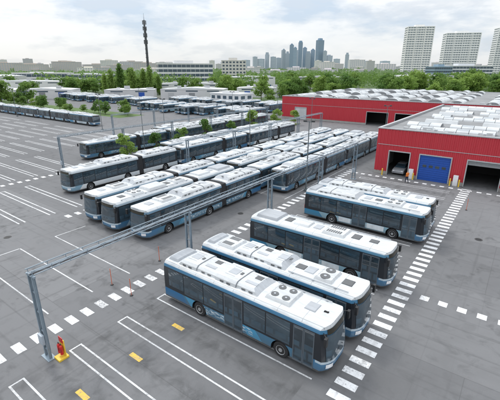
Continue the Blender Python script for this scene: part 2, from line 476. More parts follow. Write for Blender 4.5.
def make_bus(kind, name, label, mat, style):
    L = 12.0 if kind == 'solo' else 18.0
    root = thing(name, label, 'bus', (0, 0, 0))
    wheels = [3.2, 9.2] if kind == 'solo' else [2.6, 9.5, 15.2]
    if kind == 'solo':
        link('body', shell(0, L, True, True, L, mat, wheels), root)
    else:
        link('body', shell(7.5, L, True, False, L, mat, [9.5, 15.2]), root)
        link('rear_body', shell(0, 6.7, False, True, L, mat, [2.6]), root)
        bl = MB(); k = 10; x = 6.7; st = .8 / k
        for i in range(k):
            o = 0 if i % 2 else .07
            bl.box(6.7 + i * st, 6.7 + (i + 1) * st, -HW + .03 + o, HW - .03 - o, .42 + o, 2.9 - o)
        link('bellows', bl.mesh('bellows', [M_bellow]), root)
    b = front_patch(L, -1.13, 1.13, 1.02, 2.44)
    link('windscreen', b.mesh('windscreen', [M_glass], smooth=True), root)
    b = front_patch(L, -1.0, 1.0, 2.48, 2.78); ds = link('destination_sign', b.mesh('destination_sign', [M_sign], smooth=True), root)
    for s in (-1, 1):
        b = front_patch(L, s * .72, s * 1.12, .58, .82, .035, 6, 3)
        link('headlight', b.mesh('headlight', [M_lamp], smooth=True), root)
        mb = MB(); xm = xfront(L, 1.2, 2.4)
        mb.tube((xm + .02, s * 1.15, 2.62), (xm + .28, s * 1.38, 2.58), .025, seg=8)
        mb.box(xm + .2, xm + .34, s * 1.40 - .11, s * 1.40 + .11, 2.12, 2.60)
        link('mirror', mb.mesh('mirror', [M_black], bevel=.02), root)
        t = MB(); t.box(-.03, .1, s * 1.0 - .09, s * 1.0 + .09, .9, 1.3)
        link('tail_light', t.mesh('tail_light', [M_red], bevel=.01), root)
    b = front_patch(L, -.6, .6, .40, .56, .03, 6, 2); link('grille', b.mesh('grille', [M_grill], smooth=True), root)
    w = MB()
    for y0, y1 in ((-.95, -.15), (.95, .15)):
        w.tube((xfront(L, y0, 1.05) + .06, y0, 1.05), (xfront(L, y1, 1.5) + .06, y1, 1.45), .012, seg=5)
    link('wiper', w.mesh('wiper', [M_black]), root)
    rw = MB(); rw.box(-.02, .04, -.85, .85, 1.55, 2.35); link('rear_window', rw.mesh('rear_window', [M_glass], bevel=.02), root)
    rg = MB()
    for i in range(6): rg.box(-.02, .05, -.8, .8, .6 + i * .09, .64 + i * .09)
    link('engine_grille', rg.mesh('engine_grille', [M_grill]), root)
    def panes(lst, side):
        for a, c, z0 in lst: link('window', side_pane(a, c, z0, 2.46, side), root)
    if kind == 'solo':
        panes([(.55, 1.9, 1.25), (1.97, 3.6, 1.12), (3.67, 5.2, 1.12), (6.75, 8.2, 1.12), (8.27, 9.75, 1.12)], -1)
        make_door(root, 5.3, 6.65, -1); make_door(root, 9.95, 11.15, -1)
        panes([(.55, 1.9, 1.25), (1.97, 3.6, 1.12), (3.67, 5.3, 1.12), (5.37, 7.0, 1.12), (7.07, 8.7, 1.12), (8.77, 10.1, 1.12), (10.2, 11.3, 1.0)], 1)
    else:
        panes([(.5, 1.7, 1.25), (1.77, 3.3, 1.12), (4.75, 6.4, 1.12), (7.8, 9.1, 1.12), (9.17, 10.6, 1.12), (12.1, 13.6, 1.12), (13.67, 15.7, 1.12)], -1)
        make_door(root, 3.4, 4.65, -1); make_door(root, 10.7, 12.0, -1); make_door(root, 15.9, 17.1, -1)
        panes([(.5, 1.7, 1.25), (1.77, 3.3, 1.12), (3.37, 4.9, 1.12), (4.97, 6.4, 1.12), (7.8, 9.3, 1.12), (9.37, 11.0, 1.12), (11.07, 12.7, 1.12), (12.77, 14.4, 1.12), (14.47, 16.0, 1.12), (16.1, 17.3, 1.0)], 1)
    for wx in wheels:
        for s in (-1, 1):
            wo = link('wheel', None, root, (wx, s * 1.11, .485)); wo.empty_display_size = .2
            link('tyre', TYRE, wo); link('rim', RIM, wo)
    if style == 'gas':
        roof_part(root, 'engine_cover', .25, 1.15, .95, 2.92, .20, M_roof2, .1)
        hump(root, 1.3, 7.5, 1.02, .36, 4)
        ac_unit(root, 7.8, 9.4, 2, .8)
        hatch(root, 10.35, .4, M_roof2); conduit(root, 7.6, 11.0, .98)
        roof_part(root, 'antenna_box', 11.0, 11.25, .12, 2.95, .1, M_black, .02, .01)
    elif style == 'gas_b':
        roof_part(root, 'engine_cover', .3, 1.0, .9, 2.92, .2, M_roof2, .1)
        ac_unit(root, 1.25, 2.7, 0)
        hump(root, 2.9, 7.0, 1.0, .34, 3)
        hatch(root, 7.6, .3, M_grill); hatch(root, 8.3, .42, M_roof2); conduit(root, 7.2, 11.1, -.98)
        ac_unit(root, 8.8, 10.0, 1, .8, .3); hatch(root, 10.7, .34, M_grill)
    elif style == 'flat':
        roof_part(root, 'battery_box', .5, 2.6, .95, 2.93, .24, M_roof2, .1)
        hatch(root, 3.3, .42, M_grill)
        roof_part(root, 'roof_box', 3.9, 5.3, .62, 2.95, .18, M_roof, .06)
        hatch(root, 5.9, .42, M_roof2); conduit(root, 2.8, 11.2, .95)
        ac_unit(root, 6.5, 8.3, 0); hatch(root, 9.0, .42, M_grill); hatch(root, 10.3, .3, M_grill)
        poster(root, 6.9, 8.3, -1, .52, .95); poster(root, 3.95, 5.15, -1, .52, .95)
    elif style == 'flatp':
        roof_part(root, 'engine_cover', .25, 1.15, .95, 2.92, .20, M_roof2, .1)
        hump(root, 1.3, 5.6, 1.02, .30, 3, False)
        hatch(root, 6.3, .42, M_roof2); hatch(root, 7.3, .3, M_grill)
        ac_unit(root, 8.0, 9.6, 2); hatch(root, 10.4, .38, M_roof2); conduit(root, 5.8, 11.2, -.98)
        poster(root, 3.95, 5.15, -1, .5, .95); poster(root, 6.8, 8.4, -1, .5, .95)
    elif style == 'artic':
        roof_part(root, 'engine_cover', .3, 1.0, .95, 2.92, .2, M_roof2, .1)
        hump(root, 1.3, 6.2, 1.05, .34, 3)
        hump(root, 8.3, 13.2, 1.05, .36, 3)
        ac_unit(root, 13.6, 15.4, 0)
        hatch(root, 16.3, .4, M_roof2)
    elif style == 'artic_b':
        ac_unit(root, 1.2, 3.2, 2); hatch(root, 4.4, .42, M_roof2); hatch(root, 5.8, .35)
        roof_part(root, 'roof_box', 8.4, 10.2, .8, 2.94, .2, M_roof2, .1)
        hump(root, 10.7, 15.5, 1.05, .32, 3, False); hatch(root, 16.4)
    elif style == 'artic_c':
        roof_part(root, 'battery_box', .6, 3.0, 1.0, 2.93, .26, M_roof2, .12)
        hatch(root, 3.6, .4, M_roof2); roof_part(root, 'roof_box', 4.2, 6.2, .9, 2.94, .22, M_roof, .1)
        ac_unit(root, 8.3, 9.8, 0); hatch(root, 10.4, .4); roof_part(root, 'roof_box', 11.0, 13.4, .95, 2.94, .3, M_roof, .15)
        ac_unit(root, 13.9, 15.3, 2); hatch(root, 16.1, .35); conduit(root, 8.0, 16.8, .98)
    root.scale = (1.02, 1.0, 1.035)
    cache(root)
    return root

dark = (.06, .16, .25); bl = (.025, .14, .30)
MS = livery('livery_solo', dark, bl, 12.0, (.06, .19, .33), (.06, .27, .45))
MSW = livery('livery_solo_light', (.48, .56, .61), (.05, .24, .42), 12.0, (.08, .22, .36), (.12, .30, .42), False)
MSP = livery('livery_solo_plain', (.24, .39, .47), (.04, .21, .36), 12.0, (.10, .24, .36), (.08, .2, .3), False)
MA = livery('livery_artic', (.07, .18, .27), bl, 18.0, (.16, .27, .37), (.08, .27, .42))
MAL = livery('livery_artic_pale', (.30, .42, .50), (.06, .2, .36), 18.0, (.34, .42, .48), (.08, .27, .42), True)
MAW = livery('livery_artic_light', (.66, .69, .71), (.5, .56, .6), 18.0, (.50, .56, .60), (.5, .56, .6), False, (.20, .34, .44))
T = {}
T['gas'] = make_bus('solo', 'city_bus', 'dark blue single-deck bus with long white roof fairing', MS, 'gas')
T['gas_b'] = make_bus('solo', 'city_bus', 'dark blue single-deck bus with short fairing and roof louvres', MS, 'gas_b')
T['flat'] = make_bus('solo', 'city_bus', 'dark and teal bus with flat white roof and square hatches', MSP, 'flat')
T['flatp'] = make_bus('solo', 'city_bus', 'teal and dark bus with pale poster panels on its side', MSP, 'flatp')
T['flatw'] = make_bus('solo', 'city_bus', 'light blue and white bus with long roof fairing', MSW, 'gas')
T['artic'] = make_bus('artic', 'articulated_bus', 'long blue articulated bus with two white roof tank covers', MA, 'artic')
T['artic_b'] = make_bus('artic', 'articulated_bus', 'long blue articulated bus with vented white roof', MA, 'artic_b')
T['artic_c'] = make_bus('artic', 'articulated_bus', 'long pale blue articulated bus with boxy grey roof units', MAL, 'artic_c')
T['articw'] = make_bus('artic', 'articulated_bus', 'long white articulated bus with black windows beside a gantry', MAW, 'artic')

used = set()
def place(key, x, y, rot, label=None, group=None, skip=()):
    if key not in used and not skip:
        used.add(key); o = T[key]; o.location = (x, y, 0); o.rotation_euler = (0, 0, rot)
        if label: o['label'] = label
        if group: o['group'] = group
        return o
    return copy_thing(T[key], (x, y, 0), rot, label, group, skip)
P0 = 15.75; PT = 3.15
g1 = 'city buses in the marked bays'
row = [('gas', 0, .1, -.3), ('gas_b', 1, .35, -.05), ('flat', 3, .1, 0), ('flatp', 6, .4, 0), ('flatw', 7, .2, 0)]
for k, i, dx, dy in row:
    place(k, -17.9 + dx, P0 + PT * i + dy, radians(R.uniform(-.5, .5)), None, g1)
D90 = -pi / 2
g2 = 'articulated buses parked nose to tail'
for x, y, k in [(-27.1, 19.1, 'artic'), (-30.9, 18.6, 'artic_c'), (-34.6, 18.9, 'artic'),
                (-24.0, 38.6, 'artic_b'), (-27.7, 38.0, 'artic'), (-31.3, 38.3, 'artic_c'), (-34.9, 37.8, 'artic_b'),
                (-24.0, 57.4, 'artic'), (-27.6, 57.2, 'artic_c'), (-31.2, 57.6, 'artic_b'), (-34.9, 57.0, 'artic'),
                ]:
    place(k, x, y + 18.2, D90 + radians(R.uniform(-.6, .6)), None, g2)
for x, y, k in [(-45.9, 22.3, 'articw'), (-45.9, 41.2, 'artic_b'), (-45.9, 60.3, 'articw'), (-49.7, 42.0, 'artic_c'), (-49.7, 60.8, 'artic_b'),
                (-61.5, 34.0, 'artic'), (-61.5, 53.0, 'articw'), (-61.5, 72.0, 'artic_c'), (-65.3, 53.5, 'artic_b'), (-65.3, 72.4, 'artic')]:
    place(k, x, y + 18.2, D90 + radians(R.uniform(-.6, .6)), None, 'articulated buses under the far gantries')
SK = ('mirror', 'wiper', 'rim', 'engine_grille', 'grille', 'tail_light', 'door_glass', 'antenna_box', 'conduit', 'louvre')
xx = -97.0
for i in range(8):
    k = ['flatw', 'artic_c', 'flatw', 'gas_b', 'articw', 'flatw', 'artic', 'gas'][i]
    xx -= (18.5 if 'artic' in k else 12.4)
    place(k, xx, 59.2 + R.uniform(-.3, .3), R.uniform(-.01, .01), 'bus parked end to end in a thin line', 'line of buses along the yard edge', SK)
    xx -= R.uniform(.5, 1.0)
for i in range(15):
    if i in (4, 9, 11): continue
    place(R.choice(['gas', 'flatw', 'flat', 'gas_b']), -72 - 3.7 * i, 106 + R.uniform(-1.6, 1.6), D90 + R.uniform(-.03, .03), 'city bus parked in a row near the sheds', 'rows of buses at the back of the yard', SK)
for i in range(34):
    if i in (3, 8, 12, 19, 20, 27): continue
    place(R.choice(['gas', 'flatw', 'flat', 'gas_b']), -78 - 3.8 * i, 130 - (0 if i < 16 else 14) + R.uniform(-2.5, 2.5), D90 + R.uniform(-.05, .05), 'city bus parked in a row near the trees', 'rows of buses at the back of the yard', SK)

# ------------------------------------------------------------------ ground & markings
def sheet(name, x0, x1, y0, y1, z, mat):
    b = MB(); b.quad((x0, y0, z), (x1, y0, z), (x1, y1, z), (x0, y1, z))
    o = link(name, b.mesh(name, [mat])); o['kind'] = 'structure'; return o
g = sheet('ground', -14000, 14000, -14000, 14000, -.02, M_ground)
y = sheet('yard_asphalt', -230, 90, -60, 145, 0.0, M_asph)

lines = MB(); thick = MB(); yell = MB()
Z1 = .006
def ln(bd, x0, x1, y0, y1, z=Z1): bd.quad((x0, y0, z), (x1, y0, z), (x1, y1, z), (x0, y1, z))
LW = .048
for k in range(-7, 13):
    yy = P0 - PT / 2 + PT * k
    ln(lines, -18.2, -6.3, yy - .33 - LW, yy - .33 + LW); ln(lines, -18.2, -6.3, yy + .33 - LW, yy + .33 + LW)
    ln(lines, -18.2 - .1, -18.2, yy - .33 - LW, yy + .33 + LW, Z1)
for k in range(-7, 11):
    yc = P0 + PT * k
    ln(yell, -15.3, -14.4, yc - .14, yc + .14)
for k in range(-12, 1):
    yy = P0 - PT / 2 + PT * k + .6
    ln(lines, -34.0, -22.6, yy - LW, yy + LW)
    if k % 2 == 0: ln(lines, -34.0 - 2 * LW, -34.0, yy - LW, yy + PT - LW)
for xs in [(-53, -40), (-71, -57.5), (-89, -75), (-107, -93), (-125, -111), (-143, -129), (-161, -147), (-179, -165), (-197, -183)]:
    lim = 20.5 if xs[0] > -56 else (31 if xs[0] > -72 else 54)
    kk = 0; yy = -30.0
    while yy < lim:
        ln(lines, xs[0], xs[1], yy - .075, yy + .075); ln(lines, xs[0], xs[1], yy + .6 - .075, yy + .6 + .075)
        ln(lines, xs[0] - .15, xs[0], yy - .075, yy + .675)
        yy += PT; kk += 1
for i in range(8):
    xx = -22.1 - 3.62 * i
    ln(lines, xx - LW, xx + LW, 37, 56)
def ladder_y(x0, x1, ya, yb, p=1.0, on=.5):
    yv = ya
    while yv < yb: ln(thick, x0, x1, yv, yv + on, .010); yv += p
def ladder_x(y0, y1, xa, xb, p=1.05, on=.5):
    xv = xa
    while xv < xb: ln(thick, xv, xv + on, y0, y1, .010); xv += p
ladder_y(-21.3, -20.3, -8, 56, 1.05, .5)
ladder_y(-5.3, -4.2, 2.0, 55, .95, .48)
ladder_x(24.6, 25.2, -3.6, 20, 1.15, .55)
ladder_x(53.9, 54.4, -20, 20, 1.1, .55)
ladder_y(-38.5, -37.6, 18, 80, 1.1, .5)
ladder_y(-56.4, -55.6, -20, 34, 1.1, .5)
for bd, nm, mt in ((lines, 'parking_lines', M_thin), (thick, 'crossing_markings', M_white), (yell, 'yellow_markings', M_yel)):
    o = link(nm, bd.mesh(nm, [mt])); o['kind'] = 'structure'

M_iron = simple('cast_iron', (.06, .06, .06), .6, .4)
md_ = thing('drain_cover', 'round cast iron drain cover set in the asphalt', 'drain cover', (-9, 5, 0), 0, 'drain covers in the yard')
b = MB(); b.tube((0, 0, .004), (0, 0, .016), .33, seg=24); link('lid', b.mesh('lid', [M_iron]), md_)
b = MB()
for i in range(-2, 3): b.box(-.22, .22, i * .1 - .02, i * .1 + .02, .0165, .024)
link('tread', b.mesh('tread', [M_black]), md_); cache(md_)
for x, y in ((2.5, 22), (-1.5, 38), (-37.5, 12), (4, 46), (-23.5, 30)): copy_thing(md_, (x, y, 0), R.random())

# ------------------------------------------------------------------ gantries
M_steel = simple('galvanised_steel', (.24, .30, .35), .55, .2, .25, 2.5)
M_pipe = simple('pipe_paint', (.36, .41, .46), .5, .1, .25)
M_cable = simple('cable_black', (.03, .03, .035), .6)
def gantry(x, ys, label, h=5.2):
    root = thing('pipe_gantry', label, 'gantry', (x, ys[0], 0), 0, 'overhead gantries across the bus yard')
    e = ys[-1] - ys[0]
    b = MB()
    for sx in (-.24, .24):
        for zz in (h, h + .24): b.box(sx - .025, sx + .025, -.12, e + .12, zz, zz + .035)
        yv = 0; k = 0
        while yv < e - 1.0:
            b.box(sx - .014, sx + .014, yv - .014, yv + .014, h + .035, h + .24)
            b.tube((sx, yv, h + .03 if k % 2 else h + .24), (sx, yv + 1.0, h + .24 if k % 2 else h + .03), .010, seg=4)
            yv += 1.0; k += 1
    yv = 0
    while yv < e:
        b.box(-.215, .215, yv - .02, yv + .02, h + .005, h + .035); yv += 1.5
    link('beam', b.mesh('beam', [M_steel]), root)
    for px, r, mt in ((-.10, .035, M_pipe), (.03, .045, M_pipe), (.14, .025, M_cable)):
        p = MB(); p.tube((px, -.1, h + .036 + r), (px, e + .1, h + .036 + r), r, seg=8)
        link('pipe', p.mesh('pipe', [mt], smooth=True), root)
    ps = MB()
    for sx in (-.22, .22):
        ps.box(sx - .012, sx + .012, -.06, .06, .02, h - .10)
        for yy in (-.075, .06): ps.box(sx - .05, sx + .05, yy, yy + .015, .02, h - .10)
    for z in (.5, 1.7, 2.9, 4.1):
        ps.box(-.2, .2, -.03, .03, z, z + .05)
        ps.tube((-.2, 0, z + .05), (.2, 0, z + 1.2), .014, seg=5)
    ps.box(-.42, .42, -.06, .06, h - .10, h - .003)
    ps.box(-.42, .42, -.22, .22, .0, .03)
    pm = ps.mesh('post', [M_steel])
    bx = MB(); bx.box(-.22, .22, -.24, -.09, 1.0, 1.6); bxm = bx.mesh('control_box', [M_pipe], bevel=.015)
    cb = MB()
    for q in range(3): cb.tube((.05 + .05 * q, .11, .4), (.05 + .05 * q, .11, h), .013, seg=6)
    cbm = cb.mesh('cable', [M_cable])
    for yy in ys:
        po = link('post', pm, root, (0, yy - ys[0], 0)); link('control_box', bxm, po); link('cable', cbm, po)
    cache(root)
    return root
gantry(-18.75, [6.6, 17.6, 28.6, 39.6, 50.6], 'grey steel pipe gantry on twin posts beside the bus bays')
gantry(-39.6, [38, 49, 60, 71, 82], 'grey steel gantry above the articulated bus lanes')
gantry(-57.2, [28, 39.5, 51, 62.5, 74, 85], 'grey steel gantry beside the planted trees')
gantry(-76.0, [50, 62, 74, 86, 98], 'grey steel gantry over the rear yard')

M_ext = simple('extinguisher_red', (.55, .02, .02), .35); M_yelp = simple('safety_yellow', (.75, .5, .05), .5)
M_orange = simple('marker_orange', (.62, .12, .04), .5)
r = thing('fire_extinguisher_stand', 'red fire extinguisher on a yellow and white stand by gantry post', 'fire extinguisher', (-18.1, 7.0, 0))
b = MB(); b.box(-.28, .28, -.28, .28, 0, .12); b.box(-.24, .24, .12, .17, .12, 1.15); link('stand', b.mesh('stand', [M_yelp], bevel=.01), r)
for sx in (-.12, .12):
    b = MB()
    b.tube((sx, 0, .3), (sx, 0, .82), .085, seg=16); b.tube((sx, 0, .82), (sx, 0, .9), .085, .03, seg=16)
    co_ = link('cylinder', b.mesh('cylinder', [M_ext], smooth=True), r)
    b = MB()
    b.box(sx - .03, sx + .03, -.02, .02, .9, .98); b.tube((sx, 0, .94), (sx + .1, -.08, .5), .012, seg=6)
    link('valve', b.mesh('valve', [M_black]), co_)
b = MB(); b.box(-.2, .2, .09, .12, .98, 1.3); link('sign_plate', b.mesh('sign_plate', [M_ext]), r)

rp = thing('marker_post', 'slim orange marker post standing at a bay line', 'post', (-20.0, 13.0, 0), 0, 'slim marker posts at the bays')
b = MB()
b.tube((0, 0, .05), (0, 0, 1.35), .022, seg=8)
link('pole', b.mesh('pole', [M_orange]), rp)
b = MB(); b.tube((0, 0, 0), (0, 0, .05), .13, .10, seg=12); link('foot', b.mesh('foot', [M_black]), rp); cache(rp)
for x, y in ((-22.3, 13.0), (-22.3, 17.5), (-3.6, 46)):
    copy_thing(rp, (x, y, 0), 0)

M_mastp = simple('mast_paint', (.12, .14, .15), .5)
def light_mast(x, y, h, lab, r0=.10):
    r = thing('light_mast', lab, 'lamp post', (x, y, 0), radians(20), 'yard light masts')
    b = MB(); b.tube((0, 0, .25), (0, 0, h), r0, r0 * .55, seg=10); b.tube((0, 0, 0), (0, 0, .25), .3, .28, seg=12); b.box(-.7, .7, -.04, .04, h - .1, h)
    link('pole', b.mesh('pole', [M_mastp]), r)
    for sx in (-.5, .5):
        m = MB(); m.box(sx - .22, sx + .22, -.35, .1, h, h + .14, 0, .04, .04); link('lamp_head', m.mesh('lamp_head', [M_black], bevel=.02), r)
light_mast(-21.6, 41.5, 9.0, 'dark slim light mast standing among the buses')
for x, y, h in ((-55.8, 88, 9), (-90, 56, 9), (-140, 56, 9), (-42.2, 57, 8.5), (-42.2, 82, 8.5), (-58.8, 45, 8.5), (-70, 86, 9), (-70, 60, 8.5), (-22, 74, 8.5), (-110, 84, 9)):
    light_mast(x, y, h, 'slim dark light mast in the bus yard', .08)

# ------------------------------------------------------------------ depot buildings
def redmat():
    m, nt, b = newmat('red_cladding')
    p = geopos(nt)
    a = noise(nt, mapping(nt, p, (1.5, 1.5, .25)), 1.0, 5, .7)
    c = mix(nt, a, (.42, .020, .034), (.56, .045, .062))
    d = ramp(nt, a, [(.55, 0.0), (.8, .5)])
    c = mix(nt, d, c, (.32, .03, .04))
    nt.links.new(c, b.inputs['Base Color']); b.inputs['Roughness'].default_value = .5
    return m
M_redw = redmat()
M_cop = simple('coping_grey', (.42, .43, .44), .6)
M_roofg = simple('roof_felt', (.23, .235, .24), .9, 0, .5, .25)
M_vault = simple('vault_sheet', (.56, .58, .59), .8, 0, .3, .45)
M_vault2 = simple('vault_sheet_translucent', (.38, .41, .43), .65, 0, .25, .5)
M_vdark = simple('vault_end', (.24, .25, .26), .8)
M_blue = simple('blue_shutter', (.015, .08, .38), .45)
M_conc = simple('concrete', (.38, .37, .35), .85, 0, .2, 1.0)
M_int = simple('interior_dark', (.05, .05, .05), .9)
def corr(b, x0, x1, z0, z1, y, pitch=.5, dep=.07, m=0):
    n = max(1, int(round((x1 - x0) / pitch))); p = (x1 - x0) / n
    pts = []
    for i in range(n):
        a = x0 + i * p
        pts += [(a, y), (a + p * .5, y), (a + p * .6, y - dep), (a + p * .9, y - dep)]
    pts.append((x1, y))
    for (xa, ya), (xb, yb) in zip(pts[:-1], pts[1:]): b.quad((xa, ya, z0), (xb, yb, z0), (xb, yb, z1), (xa, ya, z1), m)
    b.box(x0, x1, y + .01, y + .2, z0, z1, m)
def vault(bd, x0, x1, yc, w, z, h, axis='x', m=0, me=2):
    seg = 8; pts = [(-w * cos(pi * i / seg), z + h * sin(pi * i / seg)) for i in range(seg + 1)]
    k = seg + 1
    nb = max(1, int(round((x1 - x0) / 1.6))); st = (x1 - x0) / nb
    for q in range(nb):
        n = len(bd.v); a = x0 + q * st + .03; c = x0 + (q + 1) * st - .03
        for xx in (a, c):
            for pq, zz in pts: bd.v.append((xx, yc + pq, zz) if axis == 'x' else (yc + pq, xx, zz))
        for i in range(seg): bd.f.append((n + i, n + i + 1, n + k + i + 1, n + k + i)); bd.m.append(1 if (q % 3 == 1 and 1 < i < 6) else m)
        bd.f.append(tuple(n + i for i in range(k))[::-1]); bd.m.append(me)
        bd.f.append(tuple(n + k + i for i in range(k))); bd.m.append(me)
def depot(name, label, x0, x1, y0, y1, h, opens, vax):
    root = thing(name, label, 'depot building')
    w = MB(); zo = 3.6
    xs = x0
    for (a, c, kind) in opens:
        corr(w, xs, a, 0.5, h, y0); corr(w, a, c, zo, h, y0); w.box(xs, a, y0 + .01, y0 + .2, 0, .5, 1); xs = c
    corr(w, xs, x1, .5, h, y0); w.box(xs, x1, y0 + .01, y0 + .2, 0, .5, 1)
    w.box(x0, x0 + .2, y0 + .2, y1, 0, h, 2); w.box(x1 - .2, x1, y0 + .2, y1, 0, h, 2); w.box(x0 + .2, x1 - .2, y1 - .2, y1, 0, h, 2)
    link('wall', w.mesh('wall', [M_redw, M_conc, M_cop]), root)
    c = MB(); c.box(x0 - .08, x1 + .08, y0 - .12, y0 + .3, h, h + .14); c.box(x0 - .08, x0 + .3, y0 + .3, y1, h, h + .14); c.box(x1 - .3, x1 + .08, y0 + .3, y1, h, h + .14)
    c.box(x0 + .2, x1 - .2, y0 - .10, y0 - .075, zo + .9, zo + .97)
    link('coping', c.mesh('coping', [M_cop]), root)
    rf = MB(); rf.box(x0 + .2, x1 - .2, y0 + .2, y1 - .2, h - .5, h - .25, 0)
    ro = link('roof', rf.mesh('roof', [M_roofg]), root)
    for (a, cc, kind) in opens:
        fr = MB()
        fr.box(a - .12, a, y0 - .13, y0 + .3, 0, zo); fr.box(cc, cc + .12, y0 - .13, y0 + .3, 0, zo); fr.box(a - .12, cc + .12, y0 - .13, y0 + .3, zo, zo + .15)
        link('door_frame', fr.mesh('door_frame', [M_cop]), root)
    for (a, cc, kind) in opens:
        if kind == 'blue':
            d = MB(); z = 0
            while z < zo - .05: d.box(a, cc, y0 + .05, y0 + .12, z, z + .28); z += .3
            do = link('shutter_door', d.mesh('shutter_door', [M_blue]), root)
            for q in range(4):
                wn = MB(); xx = a + .5 + q * (cc - a - 1.0 - .5) / 3; wn.box(xx, xx + .5, y0 + .03, y0 + .06, 1.9, 2.25)
                link('door_window', wn.mesh('door_window', [M_glass]), do)
        elif kind == 'half':
            d = MB(); z = 3.0
            while z < zo - .05: d.box(a, cc, y0 + .05, y0 + .12, z, z + .28); z += .3
            link('shutter_door', d.mesh('shutter_door', [M_vdark]), root)
        elif kind == 'grey':
            d = MB(); z = 0
            while z < zo - .05: d.box(a, cc, y0 + .05, y0 + .12, z, z + .28); z += .3
            link('shutter_door', d.mesh('shutter_door', [M_vault]), root)
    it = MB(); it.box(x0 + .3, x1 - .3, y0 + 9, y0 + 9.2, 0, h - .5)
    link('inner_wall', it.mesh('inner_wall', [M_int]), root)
    if vax == 'x':
        yv = y0 + 4.2; kk = 0
        while yv < y1 - 2:
            xv = x0 + 1.5 + R.random() * 2.5
            while xv < x1 - 12:
                ll = R.choice([3.2, 5.0, 8.0, 11.0]); vb = MB()
                if kk % 3 == 2: vb.box(xv, xv + ll, yv - .7, yv + .7, h - .25, h + .25, 0, .05, .35)
                else: vault(vb, xv, xv + ll, yv, R.choice([1.0, 1.3]), h - .25, R.choice([.5, .7]))
                link('roof_vault', vb.mesh('roof_vault', [M_vault, M_vault2, M_vdark], smooth=True, ang=30), ro); xv += ll + R.choice([.8, 1.2, 3.5])
            yv += R.choice([3.6, 4.8, 5.6]); kk += 1
    else:
        xv = x0 + 3
        while xv < x1 - 3:
            yv = y0 + 3.0 + R.random() * 2
            while yv < y1 - 14:
                ll = R.choice([5, 8, 12]); vb = MB(); vault(vb, yv, yv + ll, xv, R.choice([1.4, 1.8]), h - .25, R.choice([.7, .95]), 'y')
                link('roof_vault', vb.mesh('roof_vault', [M_vault, M_vault2, M_vdark], smooth=True), ro); yv += ll + R.choice([2, 4, 7])
            xv += R.choice([5.0, 6.4, 8.0])
    for _ in range(44):
        un = MB(); ux = R.uniform(x0 + 2, x1 - 3); uy = y0 + .8 + R.random() * 1.4 if vax == 'x' else y0 + .5 + R.random() * 1.4
        un.box(ux, ux + R.uniform(.4, 1.2), uy, uy + R.uniform(.4, .7), h - .25, h + R.uniform(.05, .5))
        link('roof_vent', un.mesh('roof_vent', [M_vault]), ro)
    return root
depot('workshop_building', 'red ribbed workshop hall with blue shutter and vaulted skylights', -17.6, 46, 56, 104, 6.8,
      [(-15.6, -12.7, 'open'), (-11.3, -7.3, 'blue'), (-5.3, -1.4, 'half'), (.5, 4.4, 'blue'), (6.4, 10.3, 'grey')], 'x')
depot('storage_building', 'long red ribbed hall with pale vaulted roof behind the yard', -66, 60, 107, 174, 6.9,
      [(-61, -57, 'grey'), (-37.5, -31.5, 'open'), (-29.5, -23.5, 'open')], 'y')
for x in (-12.1, -6.3, -.5):
    r = thing('wall_cabinet', 'small white electrical cabinet against the red wall', 'cabinet', (x, 55.45, 0), 0, 'wall cabinets beside the doors')
    b = MB(); b.box(-.3, .3, -.2, .2, .1, 1.5); link('cabinet_body', b.mesh('cabinet_body', [M_lamp], bevel=.02), r)
    b = MB(); b.box(-.32, .32, -.22, .22, 0, .1); link('plinth', b.mesh('plinth', [M_conc]), r)
bo = thing('bollard', 'short yellow steel bollard protecting a workshop door', 'bollard', (-16.1, 55.2, 0), 0, 'bollards beside the workshop doors')
b = MB(); b.tube((0, 0, .02), (0, 0, 1.0), .09, seg=12); b.tube((0, 0, 1.0), (0, 0, 1.05), .09, .04, seg=12); link('post', b.mesh('post', [M_yelp], smooth=True), bo)
b = MB(); b.box(-.15, .15, -.15, .15, 0, .02); link('base_plate', b.mesh('base_plate', [M_steel]), bo); cache(bo)
for x in (-11.7, -6.9, -5.8, -.9, .1): copy_thing(bo, (x, 55.2, 0), 0)

